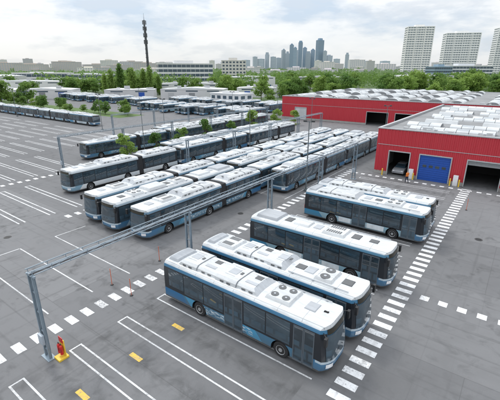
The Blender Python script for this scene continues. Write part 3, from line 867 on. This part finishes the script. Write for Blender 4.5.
# ------------------------------------------------------------------ person near the doors
def person(x, y, rot):
    r = thing('person', 'person in dark trousers and orange vest walking by the doors', 'person', (x, y, 0), rot)
    J = {'pel': (0, 0, .95, .13), 'ch': (0, 0, 1.3, .16), 'nk': (0, 0, 1.47, .065), 'hd': (.02, 0, 1.62, .105), 'hd2': (.02, 0, 1.72, .08),
         'hl': (0, .1, .9, .10), 'kl': (.14, .1, .5, .07), 'al': (.1, .1, .08, .05), 'tl': (.25, .1, .04, .04),
         'hr': (0, -.1, .9, .10), 'kr': (-.02, -.1, .5, .07), 'ar': (-.25, -.1, .1, .05), 'tr': (-.12, -.1, .04, .04),
         'sl': (0, .2, 1.42, .065), 'el': (-.08, .26, 1.14, .045), 'wl': (.04, .27, .9, .035), 'fl': (.08, .26, .8, .03),
         'sr': (0, -.2, 1.42, .065), 'er': (.04, -.26, 1.14, .045), 'wr': (.2, -.26, .96, .035), 'fr': (.27, -.25, .88, .03)}
    ed = [('pel', 'ch'), ('ch', 'nk'), ('nk', 'hd'), ('hd', 'hd2'), ('pel', 'hl'), ('hl', 'kl'), ('kl', 'al'), ('al', 'tl'), ('pel', 'hr'), ('hr', 'kr'), ('kr', 'ar'), ('ar', 'tr'),
          ('ch', 'sl'), ('sl', 'el'), ('el', 'wl'), ('wl', 'fl'), ('ch', 'sr'), ('sr', 'er'), ('er', 'wr'), ('wr', 'fr')]
    ks = list(J); me = bpy.data.meshes.new('p'); me.from_pydata([J[k][:3] for k in ks], [(ks.index(a), ks.index(b)) for a, b in ed], [])
    o = link('p', me); md = o.modifiers.new('s', 'SKIN'); ss = o.modifiers.new('ss', 'SUBSURF'); ss.levels = 2; ss.render_levels = 2
    for i, k in enumerate(ks): me.skin_vertices[0].data[i].radius = (J[k][3],) * 2; me.skin_vertices[0].data[i].use_root = (k == 'pel')
    dg = bpy.context.evaluated_depsgraph_get(); dg.update(); res = bpy.data.meshes.new_from_object(o.evaluated_get(dg)); bpy.data.objects.remove(o)
    m, nt, b = newmat('person_clothes'); sp = N(nt, 'ShaderNodeSeparateXYZ'); nt.links.new(objco(nt), sp.inputs[0])
    z = sp.outputs[2]; c = mix(nt, math_(nt, 'GREATER_THAN', z, .93), (.02, .025, .05), (.7, .2, .03)); c = mix(nt, math_(nt, 'GREATER_THAN', z, 1.48), c, (.45, .28, .2)); c = mix(nt, math_(nt, 'GREATER_THAN', z, 1.68), c, (.03, .02, .015))
    nt.links.new(c, b.inputs['Base Color']); res.materials.clear(); res.materials.append(m)
    res.polygons.foreach_set('use_smooth', [True] * len(res.polygons))
    link('body', res, r)
try: person(-12.0, 53.2, 2.5)
except Exception as e: print('person', e)

# ------------------------------------------------------------------ cars
def car_template(col, nm):
    r = thing('parked_car', nm, 'car')
    m = simple('car_paint', col, .3, .1, .08)
    b = MB()
    prof = [(-2.12, .32), (-2.15, .8), (-1.9, .98), (.95, 1.0), (1.9, .82), (2.12, .6), (2.1, .3)]
    n = len(prof)
    for y, k in ((-.86, 1), (-.80, 1.0), (.80, 1.0), (.86, 1)):
        for x, z in prof:
            zz = z if abs(y) < .85 else (z * .86 + .05); b.v.append((x * (.98 if abs(y) > .85 else 1), y, zz))
    for s in range(3):
        for i in range(n):
            j = (i + 1) % n; b.f.append((s * n + i, s * n + j, (s + 1) * n + j, (s + 1) * n + i)); b.m.append(0)
    b.f.append(tuple(range(n))[::-1]); b.m.append(0); b.f.append(tuple(3 * n + i for i in range(n))); b.m.append(0)
    link('body', b.mesh('body', [m], smooth=True, ang=40, bevel=.03), r)
    g = MB()
    g.v = [(-1.85, -.76, .96), (1.1, -.76, .98), (1.1, .76, .98), (-1.85, .76, .96), (-1.35, -.6, 1.42), (.2, -.6, 1.45), (.2, .6, 1.45), (-1.35, .6, 1.42)]
    g.f = [(0, 1, 5, 4), (1, 2, 6, 5), (2, 3, 7, 6), (3, 0, 4, 7), (0, 3, 2, 1), (4, 5, 6, 7)]; g.m = [0] * 6
    link('glasshouse', g.mesh('glasshouse', [M_glass], bevel=.02), r)
    t = MB(); t.box(-1.38, .22, -.61, .61, 1.43, 1.49, 0, .05, .05); link('roof', t.mesh('roof', [m], bevel=.02), r)
    for x in (-1.3, 1.3):
        for s in (-1, 1):
            w = link('wheel', None, r, (x, s * .78, .32)); w.scale = (.66, .66, .66); w.empty_display_size = .2; link('tyre', TYRE, w); link('rim', RIM, w)
    for s in (-1, 1):
        h = MB(); h.box(2.0, 2.13, s * .62 - .14, s * .62 + .14, .6, .74); link('headlight', h.mesh('headlight', [M_lamp], bevel=.02), r)
    cache(r); return r
CT = [car_template((.6, .61, .62), 'white hatchback car parked on asphalt near the halls'), car_template((.05, .055, .06), 'dark grey car parked on asphalt near the halls'), car_template((.3, .31, .33), 'silver car parked on asphalt near the halls')]
spots = [(-14.2, 58.5, -pi / 2), (-66, 100, 0.2), (-68, 97, .1)] + [(-150 + 2.9 * i, 138, pi / 2) for i in range(28) if i % 4 != 3]
us = set()
for i, (x, y, a) in enumerate(spots):
    k = (i * 7 + 1) % 3
    if i == 0: k = 2
    if k not in us: us.add(k); CT[k].location = (x, y, 0); CT[k].rotation_euler = (0, 0, a); CT[k]['group'] = 'cars parked at the yard edge'
    else: copy_thing(CT[k], (x, y, 0), a, None, 'cars parked at the yard edge', ('rim',))

# ------------------------------------------------------------------ background placement (survey axes)
A = radians(36.5)
def V(X, Y): return (X * cos(A) - Y * sin(A), X * sin(A) + Y * cos(A))
def leafmat(name, lo, hi):
    m, nt, b = newmat(name)
    oi = N(nt, 'ShaderNodeObjectInfo').outputs['Random']
    p = geopos(nt)
    f = noise(nt, p, .12, 3, .6); f2 = noise(nt, p, 3.0, 2, .6)
    k = math_(nt, 'ADD', math_(nt, 'MULTIPLY', f, .5), math_(nt, 'ADD', math_(nt, 'MULTIPLY', f2, .3), math_(nt, 'MULTIPLY', oi, .4)))
    c = mix(nt, ramp(nt, k, [(.35, 0.0), (.8, 1.0)]), lo, hi)
    nt.links.new(c, b.inputs['Base Color']); b.inputs['Roughness'].default_value = .6
    b.inputs['Specular IOR Level'].default_value = .3
    tr = N(nt, 'ShaderNodeBsdfTranslucent'); nt.links.new(c, tr.inputs[0])
    mx = N(nt, 'ShaderNodeMixShader'); mx.inputs[0].default_value = .42
    out = [n for n in nt.nodes if n.type == 'OUTPUT_MATERIAL'][0]
    nt.links.new(b.outputs[0], mx.inputs[1]); nt.links.new(tr.outputs[0], mx.inputs[2]); nt.links.new(mx.outputs[0], out.inputs[0])
    return m
M_leaf = leafmat('foliage', (.085, .18, .04), (.29, .42, .10))
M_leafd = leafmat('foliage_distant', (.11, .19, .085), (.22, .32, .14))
M_bark = simple('bark', (.10, .08, .06), .9)
def crown_mesh(name, blobs, per, size, seed, mat):
    rr = random.Random(seed); vs = []; fs = []
    for cx, cy, cz, rx, rz in blobs:
        for _ in range(per):
            while True:
                x, y, z = rr.uniform(-1, 1), rr.uniform(-1, 1), rr.uniform(-1, 1); d = x * x + y * y + z * z
                if .25 < d < 1: break
            c = Vector((cx + x * rx, cy + y * rx, cz + z * rz))
            u = Vector((rr.gauss(0, 1), rr.gauss(0, 1), rr.gauss(0, .6))).normalized(); w = u.orthogonal().normalized()
            w = (w * cos(rr.random() * 6) + u.cross(w) * sin(rr.random() * 6)).normalized()
            s = size * rr.uniform(.6, 1.3); n = len(vs)
            vs += [tuple(c - u * s), tuple(c + w * s * .6), tuple(c + u * s), tuple(c - w * s * .6)]; fs.append((n, n + 1, n + 2, n + 3))
    me = bpy.data.meshes.new(name); me.from_pydata(vs, [], fs); me.materials.append(mat); return me
def tree(label, h, spread, nb, per, size, seed, kind='round', name='tree'):
    rr = random.Random(seed)
    r = thing(name, label, 'tree'); b = MB(); tr = .022 * h
    th = h * (.45 if kind == 'round' else .8)
    b.tube((0, 0, 0), (.02 * h, 0, th), tr, tr * .5, seg=8)
    blobs = []
    for i in range(nb):
        a = rr.random() * 6.28
        if kind == 'round':
            zz = h * rr.uniform(.26, .88); k = 1 - abs(zz / h - .5) * 1.3; rad = spread * k * rr.uniform(.2, .85)
            br = spread * rr.uniform(.25, .45); blobs.append((rad * cos(a), rad * sin(a), zz, br, br * .75))
        else:
            zz = h * rr.uniform(.15, .93); k = sin(min(1, (1 - zz / h) * 1.6 + .15) * pi / 2); rad = spread * k * .45 * rr.random()
            br = spread * (.35 + .3 * k); blobs.append((rad * cos(a), rad * sin(a), zz, br * .8, br * 1.6))
        if i < 7: b.tube((.01 * h, 0, th * rr.uniform(.5, .95)), blobs[-1][:3], tr * .4, tr * .12, seg=5)
    link('trunk', b.mesh('trunk', [M_bark]), r)
    link('crown', crown_mesh('crown', blobs, per, size, seed, M_leaf), r)
    cache(r); return r
TA = [tree('small leafy green tree in the yard between bus lanes', 5.4, 1.9, 16, 120, .16, s) for s in (1, 2)]
TB = [tree('broad green tree in the wooded belt', 13, 6.2, 26, 60, .6, s) for s in (3, 4, 5, 6)]
TP = [tree('narrow poplar tree beside the telecom mast', 16, 3.4, 26, 70, .5, s, 'pop', 'poplar_tree') for s in (8, 9)]
ust = set()
def put_tree(t, x, y, sc=1, label=None, group='trees'):
    if t.name not in ust:
        ust.add(t.name); t.location = (x, y, 0); t.rotation_euler = (0, 0, R.random() * 6); t.scale = (sc,) * 3; t['group'] = group
        if label: t['label'] = label
    else: copy_thing(t, (x, y, 0), R.random() * 6, label, group, (), (sc, sc, sc * R.uniform(.85, 1.2)))
for i, y in enumerate((38, 44.5, 51, 58, 66, 75, 86, 94)):
    put_tree(TA[i % 2], -54.2 + R.uniform(-.6, .6), y, R.uniform(.8, 1.05), None, 'small trees planted between bus lanes')
M_soil = simple('planter_soil', (.09, .12, .04), .95)
b = MB(); b.box(-55.0, -53.4, 36, 97, 0, .14); o = link('planting_strip', b.mesh('planting_strip', [M_soil])); o['kind'] = 'structure'
for X, Y, s in ((-112, 172, .85), (-121, 178, .95), (-106, 182, .7), (-126, 190, .9)):
    x, y = V(X, Y); put_tree(TB[int(Y) % 4], x, y, s, None, 'trees around the depot')
g2_ = sheet('grass_verge', -229, -108, 74, 84, .012, simple('verge_grass', (.09, .15, .04), .95, 0, .4, .5))
for i in range(22):
    put_tree(R.choice(TB), -110 - 5.2 * i + R.uniform(-2, 2), 79 + R.uniform(-3, 3), R.uniform(.2, .42), 'low green tree on the verge behind parked buses', 'low trees on the grass verge')

foot = []
def shed(X, Y, w, d, h, col, rot, label):
    x, y = V(X, Y)
    r = thing('warehouse', label, 'warehouse', (x, y, 0), A + rot, 'low industrial buildings behind the depot')
    wm = simple('shed_wall', col, .7, 0, .12, .2)
    b = MB(); b.box(-w / 2, w / 2, -d / 2, d / 2, 0, h)
    b.box(-w / 2 - .1, w / 2 + .1, -d / 2 - .1, d / 2 + .1, h, h + .3)
    link('wall', b.mesh('wall', [wm]), r)
    b = MB(); n = R.choice((1, 1, 2)); st = w / n
    for i in range(n):
        a = -w / 2 + i * st; m_ = a + st / 2; k = len(b.v); rh = min(.8, st * .03)
        b.v += [(a + .1, -d / 2 + .2, h + .3), (m_, -d / 2 + .2, h + .3 + rh), (a + st - .1, -d / 2 + .2, h + .3), (a + .1, d / 2 - .2, h + .3), (m_, d / 2 - .2, h + .3 + rh), (a + st - .1, d / 2 - .2, h + .3)]
        b.f += [(k, k + 1, k + 4, k + 3), (k + 1, k + 2, k + 5, k + 4), (k, k + 2, k + 1), (k + 3, k + 4, k + 5)]; b.m += [0] * 4
    link('roof', b.mesh('roof', [R.choice([M_vault, M_cop, M_roofw])]), r)
    for _ in range(4):
        b = MB(); ux = R.uniform(-w * .4, w * .4); uy = R.uniform(-d * .35, d * .35); b.box(ux, ux + R.uniform(1, 3), uy, uy + R.uniform(1, 2), h + .3, h + R.uniform(1.2, 2.2)); link('roof_unit', b.mesh('roof_unit', [M_cop]), r)
    nd = max(1, int(w / 9))
    for i in range(nd):
        b = MB(); xx = -w / 2 + (i + .5) * w / nd
        b.box(xx - 1.6, xx + 1.6, -d / 2 - .06, -d / 2 + .01, 0, min(3.4, h - 1)); link('loading_door', b.mesh('loading_door', [R.choice([M_vdark, M_cop, M_blue])]), r)
        b = MB(); b.box(xx - 3.2, xx + 3.2, -d / 2 - .05, -d / 2 + .01, h - .95, h - .35); link('window', b.mesh('window', [M_glass2]), r)
    foot.append((X, Y, max(w, d) / 2 + 3))
M_roofw = simple('membrane_roof_white', (.66, .67, .68), .8, 0, .2, .3)
for X, Y, w, d, h in ((-128, 214, 60, 16, 4.5), (-66, 214, 26, 12, 4.5), (-30, 210, 34, 14, 5), (-42, 262, 40, 20, 6), (5, 225, 24, 12, 5),
                      (-160, 275, 50, 20, 7), (-215, 330, 56, 24, 10), (60, 330, 40, 20, 9), (150, 340, 46, 20, 10), (0, 330, 40, 20, 9)):
    c = R.uniform(.5, .72)
    shed(X, Y, w, d, h, (c, c, c * 1.01), R.choice([-.64, .1, -.1, .3]), R.choice(['low white warehouse with pale roof behind the depot', 'long pale grey industrial shed among trees']))
nt_ = 0
def blocked(X, Y):
    x, y = V(X, Y)
    if -84 < x < 64 and 98 < y < 180: return True
    if -232 < x < 92 and -60 < y < 147: return True
    return any(abs(X - a) < r * .9 and -r * .6 < Y - b_ < r * .5 for a, b_, r in foot)
def belt(X0, X1, Y0, Y1, n, s0, s1):
    global nt_
    for i in range(n):
        X, Y = R.uniform(X0, X1), R.uniform(Y0, Y1)
        if blocked(X, Y): continue
        x, y = V(X, Y)
        put_tree(R.choice(TB), x, y, R.uniform(s0, s1), None, 'trees around the depot'); nt_ += 1
belt(-185, -100, 180, 240, 26, .4, .8)
belt(-240, -60, 235, 310, 56, .5, .95)
belt(-60, 60, 190, 300, 60, .4, .85)
belt(20, 260, 205, 300, 80, .55, 1.0)
belt(20, 330, 280, 360, 56, .75, 1.15)
print('trees', nt_)
for X, Y, s in ((-90, 240, .8), (-85, 238, .95), (-80, 240, 1.0), (-75, 243, .95), (-72, 238, 1.05), (-66, 241, 1.0), (-61, 238, .9), (-57, 242, .8)):
    x, y = V(X, Y); put_tree(TP[int(X) % 2], x, y, s, None, 'poplars behind the yard')
def woodland(name, Ya, Yb, n, sp, hh, size, seed, mat, label, per=34, xf=.85, Xa=None):
    rr = random.Random(seed); blobs = []
    for i in range(n):
        Y = rr.uniform(Ya, Yb); X = rr.uniform(-xf, xf) * Y
        if blocked(X, Y): continue
        if any(abs(X - a) < w_ and abs(Y - b_) < 22 for a, b_, w_ in ((-62, 372, 30), (-185, 350, 28), (-140, 345, 22), (262, 480, 34), (226, 470, 16))): continue
        if -110 < X < -14 and 330 < Y < 372: hh2 = hh * .5
        else: hh2 = hh
        x, y = V(X, Y); r = sp * rr.uniform(.7, 1.3); blobs.append((x, y, hh2 * rr.uniform(.25, .66), r, hh2 * .40))
    o = link(name, crown_mesh(name, blobs, per, size, seed, mat)); o['kind'] = 'stuff'; o['label'] = label; o['category'] = 'woodland'
woodland('tree_belt', 300, 480, 620, 6, 13, .95, 31, M_leaf, 'dense green tree canopy behind the bus depot', 70, .8)
woodland('woodland', 460, 900, 900, 8, 14, 2.0, 21, M_leafd, 'distant green tree canopy between the suburban buildings')
woodland('distant_woodland', 900, 2200, 900, 20, 18, 5.0, 22, M_leafd, 'hazy tree line below the city skyline')

# ------------------------------------------------------------------ background buildings
def building(name, label, X, Y, w, d, h, floors, bays, wallc, glassm=M_glass2, rot=0.0, style='punched', cat='building', group=None):
    x, y = V(X, Y)
    root = thing(name, label, cat, (x, y, 0), A + rot, group)
    wm = simple(name + '_wall', wallc, .8, 0, .1, .2)
    b = MB(); b.box(-w / 2, w / 2, -d / 2, d / 2, 0, h)
    fh = h / floors
    b.box(-w / 2 - .2, w / 2 + .2, -d / 2 - .2, d / 2 + .2, h, h + .5)
    if style == 'slab':
        for f in range(1, floors + 1): b.box(-w / 2 - .5, w / 2 + .5, -d / 2 - .5, d / 2 + .5, f * fh - .35, f * fh - .02)
        nn = max(2, bays // 3)
        for i in range(nn + 1):
            xx = -w / 2 + i * w / nn; b.box(xx - .45, xx + .45, -d / 2 - .56, -d / 2 + .3, 0, h)
    link('wall', b.mesh('wall', [wm]), root)
    rt = MB(); rt.box(-w * .2, w * .15, -d * .25, d * .25, h + .5, h + 3.0 if h > 12 else h + 1.2); link('roof_plant', rt.mesh('roof_plant', [wm]), root)
    g = MB()
    def side(n, wid, fn):
        st = wid / n
        for f in range(floors):
            for i in range(n):
                if style == 'punched': a0, a1 = .2, .8; z0, z1 = .3, .8
                elif style == 'slab': a0, a1 = .12, .88; z0, z1 = .34, .84
                else: a0, a1 = .03, .97; z0, z1 = .25, .85
                xa = -wid / 2 + st * (i + a0); xb = -wid / 2 + st * (i + a1)
                fn(xa, xb, f * fh + fh * z0, f * fh + fh * z1)
    nb2 = max(1, int(bays * d / w))
    side(bays, w, lambda a, c, z0, z1: g.quad((a, -d / 2 - .04, z0), (c, -d / 2 - .04, z0), (c, -d / 2 - .04, z1), (a, -d / 2 - .04, z1)))
    side(bays, w, lambda a, c, z0, z1: g.quad((c, d / 2 + .04, z0), (a, d / 2 + .04, z0), (a, d / 2 + .04, z1), (c, d / 2 + .04, z1)))
    side(nb2, d, lambda a, c, z0, z1: g.quad((w / 2 + .04, a, z0), (w / 2 + .04, c, z0), (w / 2 + .04, c, z1), (w / 2 + .04, a, z1)))
    side(nb2, d, lambda a, c, z0, z1: g.quad((-w / 2 - .04, c, z0), (-w / 2 - .04, a, z0), (-w / 2 - .04, a, z1), (-w / 2 - .04, c, z1)))
    if len(g.f) > 100:
        wo = link('window', g.mesh('window', [glassm]), root); wo['kind'] = 'stuff'
    else:
        for f in g.f:
            q = MB(); q.quad(*[g.v[i] for i in f]); link('window', q.mesh('window', [glassm]), root)
    return root
M_hz = simple('haze_tinted_glass', (.34, .40, .46), .5)  # far glazing: atmospheric haze is put into the pale bluish base colour
M_hz2 = simple('haze_tinted_blue_glass', (.20, .31, .43), .4)
M_hz3 = simple('pale_window', (.28, .32, .36), .4)
building('office_building', 'white modern office block with glazed floors', -62, 372, 50, 22, 20, 5, 12, (.68, .68, .68), rot=.3, style='band')
building('office_building', 'pale mid-rise block beside the long office building', -18, 430, 26, 16, 24, 7, 7, (.62, .60, .56), rot=.1, style='punched')
building('office_building', 'low white commercial building by the trees', -185, 350, 46, 20, 12, 3, 10, (.68, .68, .68), rot=-.1, style='band')
building('office_building', 'low white commercial building with flat roof', -140, 345, 36, 16, 11, 3, 7, (.62, .63, .64), rot=-.1, style='band')
building('office_building', 'pale low office beside the red hall', -8, 165, 16, 9, 5.2, 2, 5, (.64, .65, .66), rot=-.64)
building('office_building', 'white block with blue glazing below the towers', 262, 480, 60, 20, 19, 5, 14, (.66, .68, .70), rot=.1, style='band')
building('office_building', 'blue glass low office beneath the towers', 226, 470, 22, 20, 18, 5, 8, (.28, .38, .46), rot=.1, style='band')
building('apartment_tower', 'tall white apartment tower with regular windows', 234, 560, 34, 18, 70, 24, 10, (.80, .79, .77), M_hz3, rot=-.15, style='slab', cat='tower')
building('apartment_tower', 'wide white apartment tower with stacked balconies', 299, 570, 44, 18, 63, 21, 14, (.80, .80, .79), M_hz3, rot=-.2, style='slab', cat='tower')
building('apartment_tower', 'tall pale apartment tower with balconies', 366, 570, 34, 18, 70, 24, 9, (.78, .78, .77), M_hz3, rot=-.2, style='slab', cat='tower')
for X, Y, w, h, f in ((-600, 950, 90, 30, 9), (-500, 900, 70, 26, 8), (-440, 950, 60, 32, 10), (-385, 1000, 80, 27, 8), (-300, 900, 50, 24, 7), (-260, 1000, 70, 30, 9), (-520, 1100, 60, 36, 11), (-330, 1100, 60, 36, 11)):
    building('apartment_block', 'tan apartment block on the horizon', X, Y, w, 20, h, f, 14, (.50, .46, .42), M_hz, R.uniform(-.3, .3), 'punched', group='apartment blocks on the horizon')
for i in range(70):
    Y = R.uniform(600, 2300); X = R.uniform(-.65, .75) * Y
    hh = R.uniform(12, 19) if Y < 900 else (R.uniform(16, 36) if Y < 1500 else R.uniform(22, 62)); fl = int(hh / 3)
    c = R.uniform(.46, .74)
    if 0.35 < X / Y < .75 and Y < 800: continue
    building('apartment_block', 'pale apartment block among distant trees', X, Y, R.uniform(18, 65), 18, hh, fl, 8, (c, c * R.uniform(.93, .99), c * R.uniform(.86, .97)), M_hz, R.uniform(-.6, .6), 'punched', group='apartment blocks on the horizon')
sky = [(224, 63, 6, .62), (234, 61, 5, .6), (246, 61, 7, .62), (255, 58, 4, .54), (261, 60, 6, .6), (267, 56, 3.5, .5), (273, 58, 5, .56), (278, 59, 5, .58), (283, 52, 3.5, .46), (287, 55, 4, .5), (291, 47.5, 4, .36), (294.5, 50, 3, .44), (297, 53, 4, .47), (299.5, 45, 4, .36), (304, 50, 3.5, .44), (307.5, 55, 5, .52),
       (312, 52, 4, .44), (318.5, 43, 6.5, .28), (324, 53, 3.5, .47), (328, 57, 6, .54), (336, 60, 6, .6), (346, 56, 3.5, .5), (352, 61, 7, .62), (366, 62, 6, .62), (384, 62, 8, .64)]
for n_, (px, py, w, c) in enumerate(sky):
    Y = R.uniform(2700, 3300); X = (px - 250) / 392 * Y; h = 15 + (70 - py) / 392 * Y * 1.0
    ww = w / 392 * Y
    rt_ = building('skyscraper', 'haze-tinted glass skyscraper in the distant business district', X, Y, ww, ww * .7, h, max(6, int(h / 9)), 5, (c * .88, c * .98, min(1, c * 1.08)), M_hz2 if c < .45 else M_hz, R.uniform(-.5, .5), 'band', cat='skyscraper', group='skyscrapers of the distant business district')  # tower walls tinted pale and bluish to paint in the distance haze
    if h > 110:
        b = MB(); ws = ww * R.uniform(.2, .42); th = R.uniform(6, 16)
        if n_ % 2: b.box(-ws, ws, -ws * .7, ws * .7, h + .6, h + th, 0, ws * .2, ws * .1)
        else: b.box(-ww * .48, ww * .48, -ws * .5, ws * .5, h + .6, h + th * .8, 0, ww * .4, 0)
        link('crown_storey', b.mesh('crown_storey', [M_hz2 if c < .45 else M_hz]), rt_)
x, y_ = V(-68, 262)
r = thing('telecom_mast', 'tall dark telecom mast with stacked antenna drums', 'mast', (x, y_, 0))
M_mast = simple('mast_steel', (.08, .085, .09), .6)
b = MB(); Hm = 45
b.tube((0, 0, 0), (0, 0, Hm), .85, .55, seg=12)
for k in range(16):
    z = 2 + k * (Hm - 4) / 16; b.tube((0, 0, z), (0, 0, z + .3), 1.1 - .3 * z / Hm, seg=12)
b.box(.8, 1.05, -.25, .25, 0, Hm * .9)
link('column', b.mesh('column', [M_mast], smooth=True), r)
for z in (Hm - 1.5, Hm - 5, Hm - 9, Hm - 13):
    for i in range(3):
        b = MB(); a = 2 * pi * i / 3 + .4; b.tube((1.1 * cos(a), 1.1 * sin(a), z - 1.2), (1.1 * cos(a), 1.1 * sin(a), z + 1.2), .28, seg=8)
        link('antenna', b.mesh('antenna', [M_mast]), r)
b = MB(); b.tube((0, 0, Hm), (0, 0, Hm + 4), .12, .05, seg=6); link('lightning_rod', b.mesh('lightning_rod', [M_mast]), r)

# ------------------------------------------------------------------ light & sky
el = radians(52); az = radians(165)
sd = Vector((cos(el) * cos(az), cos(el) * sin(az), sin(el)))
sl = bpy.data.lights.new('sun', 'SUN'); sl.energy = 1.5; sl.angle = radians(12); sl.color = (1, .97, .92)
so = bpy.data.objects.new('sun', sl); COL.objects.link(so); so.rotation_euler = sd.to_track_quat('Z', 'Y').to_euler()
w = bpy.data.worlds.new('World'); scn.world = w; w.use_nodes = True
nt = w.node_tree; nt.nodes.clear()
out = N(nt, 'ShaderNodeOutputWorld')
st = N(nt, 'ShaderNodeTexSky', sky_type='NISHITA'); st.sun_disc = False; st.sun_elevation = el; st.sun_rotation = pi / 2 - az
bg1 = N(nt, 'ShaderNodeBackground'); nt.links.new(st.outputs[0], bg1.inputs[0]); bg1.inputs[1].default_value = .12
tc = N(nt, 'ShaderNodeTexCoord'); sp = N(nt, 'ShaderNodeSeparateXYZ'); nt.links.new(tc.outputs['Generated'], sp.inputs[0])
zz = math_(nt, 'MAXIMUM', sp.outputs[2], 0.0)
# cumulus layers: direction stretched in height so that clouds keep rounded tops near the horizon
dv = mapping(nt, tc.outputs['Generated'], (1.0, 1.0, 3.4))
n1 = noise(nt, dv, 3.4, 10, .55, .0); n2 = noise(nt, dv, 10.0, 6, .6)
k = math_(nt, 'ADD', math_(nt, 'MULTIPLY', n1, .82), math_(nt, 'MULTIPLY', n2, .18))
# darker flat undersides: sample the same field slightly higher
shift = N(nt, 'ShaderNodeVectorMath', operation='ADD'); nt.links.new(dv, shift.inputs[0]); shift.inputs[1].default_value = (0, 0, .07)
n3 = noise(nt, shift.outputs[0], 3.4, 10, .55, .0)
c = ramp(nt, k, [(.40, (.58, .68, .80)), (.46, (.76, .81, .87)), (.50, (.90, .92, .94)), (.60, (.99, .99, .99))])
und = ramp(nt, math_(nt, 'SUBTRACT', n3, n1), [(.02, 0.0), (.09, 1.0)])
c = mix(nt, math_(nt, 'MULTIPLY', und, .45), c, (.66, .70, .76))
hz = math_(nt, 'POWER', math_(nt, 'SUBTRACT', 1.0, zz), 22.0)
c = mix(nt, math_(nt, 'MULTIPLY', hz, .5), c, (.82, .86, .90))
bg2 = N(nt, 'ShaderNodeBackground'); nt.links.new(c, bg2.inputs[0]); nt.links.new(math_(nt, 'ADD', .96, math_(nt, 'MULTIPLY', zz, 1.3)), bg2.inputs[1])
ms = N(nt, 'ShaderNodeMixShader'); ms.inputs[0].default_value = .88
nt.links.new(bg1.outputs[0], ms.inputs[1]); nt.links.new(bg2.outputs[0], ms.inputs[2]); nt.links.new(ms.outputs[0], out.inputs[0])

# ------------------------------------------------------------------ camera
cam = bpy.data.cameras.new('camera'); co = bpy.data.objects.new('camera', cam); COL.objects.link(co)
cam.sensor_width = 36; cam.lens = 26.64; cam.clip_start = .1; cam.clip_end = 20000
co.location = (0, 0, 15); co.rotation_euler = (radians(90 - 19.4), 0, A)
scn.camera = co
for k, o in T.items():
    if k not in used: print('unused', k)
